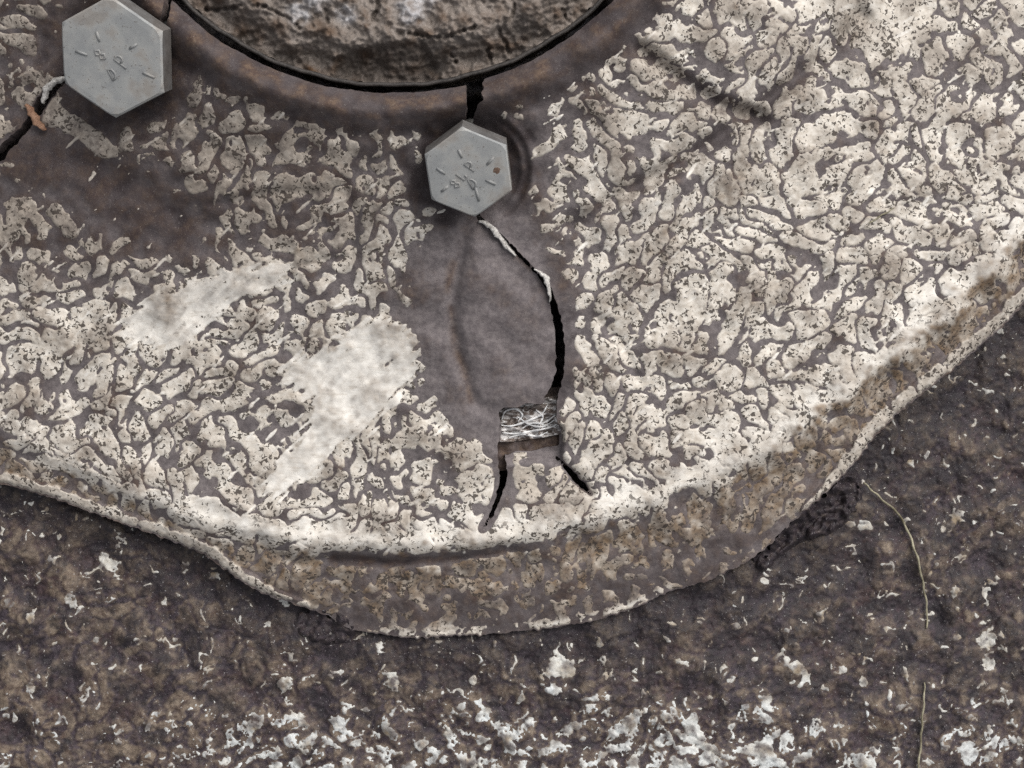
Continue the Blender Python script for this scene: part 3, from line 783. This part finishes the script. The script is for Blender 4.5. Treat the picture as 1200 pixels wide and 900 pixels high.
hub = link(bpy.data.objects.new('hub_ring', arc_ring('hub_ring', 349, 354.5, 29*MM, 0*MM, M_ring)))
tag(hub, 'thin dark steel hub ring just inside the disc\'s centre hole', 'hub')

recess = poly([(392, 72), (420, 58), (470, 50), (498, 46), (505, 62), (512, 78), (516, 97), (480, 101), (430, 99), (395, 92)], 3)
mud_f = 350-R-0.8*n18
zm = 31.0+0.8*n90+0.45*n40+0.30*n18+0.20*n10+0.10*n6-6*sstep(300, 346, R)
zm += 3.0*sstep(-20, 40, 60-vv)
mcr = np.zeros((NV, NU), np.float32)
for pts in ([(586, 36, 3), (590, 48, 4), (597, 60, 2)], [(572, 58, 3), (576, 72, 3)], [(440, -10, 4), (443, 8, 5), (436, 24, 3)], [(380, 6, 3), (384, 26, 4)],
            [(300, 4, 3), (335, 20, 3), (350, 34, 3)], [(240, 12, 3), (280, 8, 4)], [(528, 64, 2), (534, 72, 2)], [(600, 20, 3), (603, 4, 2)], [(660, 12, 4), (664, 24, 3)],
            [(478, 40, 3), (520, 44, 4), (560, 30, 2)], [(400, -40, 3), (470, -60, 4)], [(560, -30, 3), (620, -50, 4)]):
    mcr = np.maximum(mcr, stroke(pts, 2))
zm -= 1.6*mcr+2.4*recess
ZM = (zm*MM).astype(np.float32)
pale = np.zeros((NV, NU), np.float32)
for u_, v_, r_ in ((350, 14, 13), (405, 17, 11), (482, 12, 16), (365, -10, 20), (490, -10, 22), (300, -30, 18)):
    pale = np.maximum(pale, spot(u_+4*0, v_, r_, .6))
W_mud = (np.clip(pale*(0.8+0.3*n18), 0, 1), np.clip(recess*0.45+mcr*0.5, 0, 1), np.clip(0.15+0.3*n40, 0, 1))
u, v, q, f = grid_cut(axis(100, 830, 190, 730, 1.3, 5), axis(-255, 110, -10, 104, 1.3, 5), mud_f.astype(np.float32))
co = np.stack(unproj(u, v, sample(ZM, u, v)), -1); at = attrs(W_mud, u, v)
co, q, at = with_walls(co, q, at, 10*MM)
mud = link(bpy.data.objects.new('caked_mud', mesh_from('caked_mud', co, q, M_mud, at)))
tag(mud, 'dry cracked brown mud packed inside the hub at the top', 'mud')

# ------------------------------------------------------------------ lumps of dark dirt on the lower edge of the disc
def dirt(pts, zoff, amp, seed, label):
    m = poly(pts); mb = blur(m, 7)
    fld = ((mb-0.42+0.08*n10+0.12*n18+0.10*n40)*18).astype(np.float32)
    us_ = [p[0] for p in pts]; vs_ = [p[1] for p in pts]
    base = np.where(EDGE > 0, ZP, ZB); base = blur(np.maximum(base, ZB), 6)
    lump = 0.7*np.abs(noise(seed, 34))+0.30*noise(seed+1, 17)+0.07*noise(seed+2, 8)
    z = base+(zoff*sstep(0.40, 0.75, mb)+amp*lump*sstep(0.36, 0.7, mb)-1.0*(1-sstep(0.36, 0.5, mb)))*MM
    u, v, q, f = grid_cut(np.arange(min(us_)-20, max(us_)+20, 1.2, dtype=np.float32), np.arange(min(vs_)-20, max(vs_)+20, 1.2, dtype=np.float32), fld)
    co = np.stack(unproj(u, v, sample(z.astype(np.float32), u, v)), -1)
    o = link(bpy.data.objects.new('dirt_clump', mesh_from('dirt_clump', co, q, M_back, np.clip(np.stack([0.62+0.2*sample(n18, u, v), 0.10+0.1*sample(n10, u, v), 0.1+0*u], -1), 0, 1))))
    return tag(o, label, 'dirt', 'dark dirt caught under the lip of the disc')
dirt([(880, 668), (905, 632), (935, 602), (962, 582), (985, 560), (1006, 548), (1012, 580), (1000, 606), (975, 625), (940, 634), (915, 650), (900, 672)], 3.0, 2.0, 61,
     'black lumpy dirt clump under the right-hand lip of the disc')
dirt([(340, 722), (375, 712), (408, 722), (420, 740), (412, 752), (380, 756), (350, 745)], 0.5, 1.1, 71,
     'black lumpy dirt clump below the lower left corner of the disc lip')

# ------------------------------------------------------------------ crumpled plastic in the notch
pn = [(580, 474), (600, 470), (640, 466), (656, 462), (660, 500), (660, 508), (640, 512), (612, 516), (586, 519), (578, 500)]
u = np.arange(574, 666, 0.7, dtype=np.float32); v = np.arange(460, 522, 0.7, dtype=np.float32)
ridge = 1-np.abs(noise(81, 22, .5, (math.radians(15), 2.5)))
ridge2 = 1-np.abs(noise(82, 10, .5, (math.radians(-25), 2.0)))
zs = (sample(blur(ZP, 8), np.float32([620]), np.float32([495]))[0]/MM-4.2+1.1*np.clip(ridge, -1, 1)+0.7*np.clip(ridge2, -1, 1)-0.03*(vv-490))*MM
uu_, vv_, q, f = grid_cut(u, v, ((poly(pn, 1.5)-0.5)*6).astype(np.float32))
co = np.stack(unproj(uu_, vv_, sample(zs.astype(np.float32), uu_, vv_)), -1)
co, q, _ = with_walls(co, q, np.zeros((len(co), 3), np.float32), 0.3*MM)
s = Mat('crumpled_plastic_film'); f1 = s.noise(2.2, 2, 0.5, (math.radians(12), (0.28, 1.3, 1)), 1.2)
s.bump(s.noise(1.6, 2, .5, (math.radians(-20), (0.5, 1.4, 1))), 0.9, 0.6)
M_plastic = s.done(s.mix(s.ramp(f1, .48, .62), (0.15, 0.12, 0.105), (0.60, 0.58, 0.57)), 0.22, 0.6)
fr = (poly([(572, 462), (668, 452), (672, 545), (580, 552)], 2)-0.5)*6
fu, fv, fq, _f = grid_cut(np.arange(566, 680, 2, dtype=np.float32), np.arange(446, 560, 2, dtype=np.float32), fr.astype(np.float32))
fz = sample(blur(ZP, 8), fu, fv)*0+sample(zs.astype(np.float32), uu_, vv_).min()-0.2*MM+0.25*MM*sample(n18, fu, fv)-0.012*MM*(fv-500)
fco = np.stack(unproj(fu, fv, fz.astype(np.float32)), -1); fat = np.tile(np.float32((0.35, 0.9, 0.0)), (len(fco), 1))
fco, fq, fat = with_walls(fco, fq, fat, 2.5*MM)
link(bpy.data.objects.new('broken_fragment', mesh_from('broken_fragment', fco, fq, M_steel, fat)), disc)
pl = link(bpy.data.objects.new('plastic_scrap', mesh_from('plastic_scrap', co, q, M_plastic)))
tag(pl, 'crumpled shiny clear plastic scrap stuck in the square break of the disc', 'plastic')

# shiny folds standing up from the crumpled film
M_fold = plain_mat('plastic_fold', (0.55, 0.55, 0.55), (0.86, 0.86, 0.86), 1.2, .25, .6)
zfold = blur(zs.astype(np.float32), 2)
for fold in ([(588, 492), (592, 482), (604, 479), (612, 486), (607, 494)], [(586, 498), (600, 499), (618, 493), (634, 486), (642, 474)],
             [(588, 507), (604, 508), (624, 505), (644, 501), (653, 497)], [(606, 488), (620, 497), (636, 500), (650, 492)],
             [(596, 513), (612, 509), (630, 511), (642, 506)], [(628, 480), (636, 488), (634, 496), (644, 500)], [(612, 502), (622, 496), (638, 495), (651, 486)]):
    c = catmull(fold, 7); n = len(c)
    p3 = [P(p[0], p[1], float(sample(zfold, np.float32([p[0]]), np.float32([p[1]]))[0])+0.35*MM) for p in c]
    link(bpy.data.objects.new('fold', tube_mesh('fold', p3, [S*(0.5+1.1*math.sin(math.pi*(0.06+0.88*i/(n-1)))*(0.8+0.3*math.sin(i*1.3))) for i in range(n)], M_fold, 7, 1.0)), pl)

# ------------------------------------------------------------------ peeled paint along the cracks (parts of the disc)
def ribbon(name, pts, mat, parent, lift):
    """a thin curled strip: (u, v, width px, roll)"""
    c = catmull(pts, 6); bm = bmesh.new(); rows = []
    n = len(c)
    for i, p in enumerate(c):
        a, b = c[max(i-1, 0)], c[min(i+1, n-1)]
        t = np.array([b[0]-a[0], b[1]-a[1]]); t /= np.linalg.norm(t)+1e-9
        nx, ny = -t[1], t[0]
        z = float(sample(blurZ, np.float32([p[0]]), np.float32([p[1]]))[0])
        row = []
        for k in (-1, -.5, 0, .5, 1):
            wd = p[2]/2*k*(1+0.22*math.sin(i*0.83+k*2.1)+0.12*math.sin(i*1.7+k*1.3))
            row.append(P(p[0]+nx*wd*math.cos(p[3]), p[1]+ny*wd*math.cos(p[3]), z+lift+wd*S*math.sin(p[3])+0.5*MM*(1-k*k)))
        rows.append(row)
    top = [[bm.verts.new(x) for x in r] for r in rows]
    bot = [[bm.verts.new(x-Vector((0, 0, .35*MM))) for x in r] for r in rows]
    for i in range(n-1):
        for k in range(4):
            bm.faces.new((top[i][k], top[i+1][k], top[i+1][k+1], top[i][k+1])); bm.faces.new((bot[i][k], bot[i][k+1], bot[i+1][k+1], bot[i+1][k]))
        bm.faces.new((top[i][0], bot[i][0], bot[i+1][0], top[i+1][0])); bm.faces.new((top[i][4], top[i+1][4], bot[i+1][4], bot[i][4]))
    bm.faces.new([top[0][k] for k in range(5)]+[bot[0][k] for k in range(4, -1, -1)])
    bm.faces.new([top[-1][k] for k in range(4, -1, -1)]+[bot[-1][k] for k in range(5)])
    bmesh.ops.recalc_face_normals(bm, faces=bm.faces)
    for f in bm.faces: f.smooth = True
    me = bpy.data.meshes.new(name); bm.to_mesh(me); bm.free(); me.materials.append(mat)
    return link(bpy.data.objects.new(name, me), parent)
blurZ = blur(ZP, 3)
ribbon('paint_curl', [(561, 259, 3, .2), (570, 262, 6, .5), (579, 269, 8, .3), (588, 280, 9, .7), (596, 291, 6, .4), (605, 300, 3, .8)], M_curl, disc, 0.6*MM)
ribbon('paint_curl', [(626, 315, 2, .3), (634, 320, 5, .6), (640, 326, 7, .3), (643, 336, 7, .5), (645, 347, 6, .9), (644, 354, 2, .9)], M_curl, disc, 0.5*MM)
ribbon('paint_curl', [(80, 90, 5, .2), (68, 94, 8, .4), (57, 101, 9, .3), (53, 110, 8, .2), (50, 121, 4, .4)], M_curl, disc, 0.7*MM)

leaf = ribbon('leaf_scrap', [(30, 122, 4, .1), (36, 130, 9, .3), (41, 139, 10, .2), (47, 147, 9, .5), (54, 152, 3, .2)], M_leaf, None, 1.2*MM)
tag(leaf, 'small brown dry leaf scrap bridging the crack at the left edge', 'leaf')

# ------------------------------------------------------------------ grass stems
def stem(name, pts, r, label, zf, cat='stem'):
    c = catmull(pts, 10)
    p3 = [P(p[0], p[1], float(sample(zf, np.float32([p[0]]), np.float32([p[1]]))[0])+p[2]*MM) for p in c]
    n = len(p3)
    p3 = [p+Vector((0.28*math.sin(i*0.9)+0.2*math.sin(i*0.37), 0.25*math.sin(i*0.7+1), 0.2*math.sin(i*1.3)))*S*2.2 for i, p in enumerate(p3)]
    o = link(bpy.data.objects.new(name, tube_mesh(name, p3, [(1+0.22*math.sin(i*1.7)*math.sin(i*0.31))*r*S*(0.55+0.45*math.sin(math.pi*(0.08+0.84*i/(n-1)))) for i in range(n)], M_straw, 7)))
    return tag(o, label, cat, 'dry grass stems')
zbl = blur(ZB, 5)
stem('grass_stem', [(1012, 566, 3), (1030, 582, 2), (1052, 602, 1.4), (1068, 632, 1.2), (1078, 668, 1.3), (1085, 702, 1.4), (1086, 736, .6)], 1.55,
     'curved dry grass stem lying across the dark surface beside the right-hand dirt clump', zbl)
stem('grass_stem', [(1083, 800, .6), (1082, 832, 1.4), (1079, 866, 1.3), (1076, 905, 1.2), (1072, 950, .8)], 1.45,
     'straight dry grass stem running off the bottom edge of the picture', zbl)
stem('grass_stem', [(1018, 262, .6), (1032, 253, .7), (1048, 244, .6)], 1.0,
     'short fine straw lying on the crazed paint at the right', blur(ZP, 3))

print('script', round(time.time()-T0, 1), 's; tris', sum(len(o.data.polygons)*2 for o in bpy.data.objects if o.type == 'MESH'))
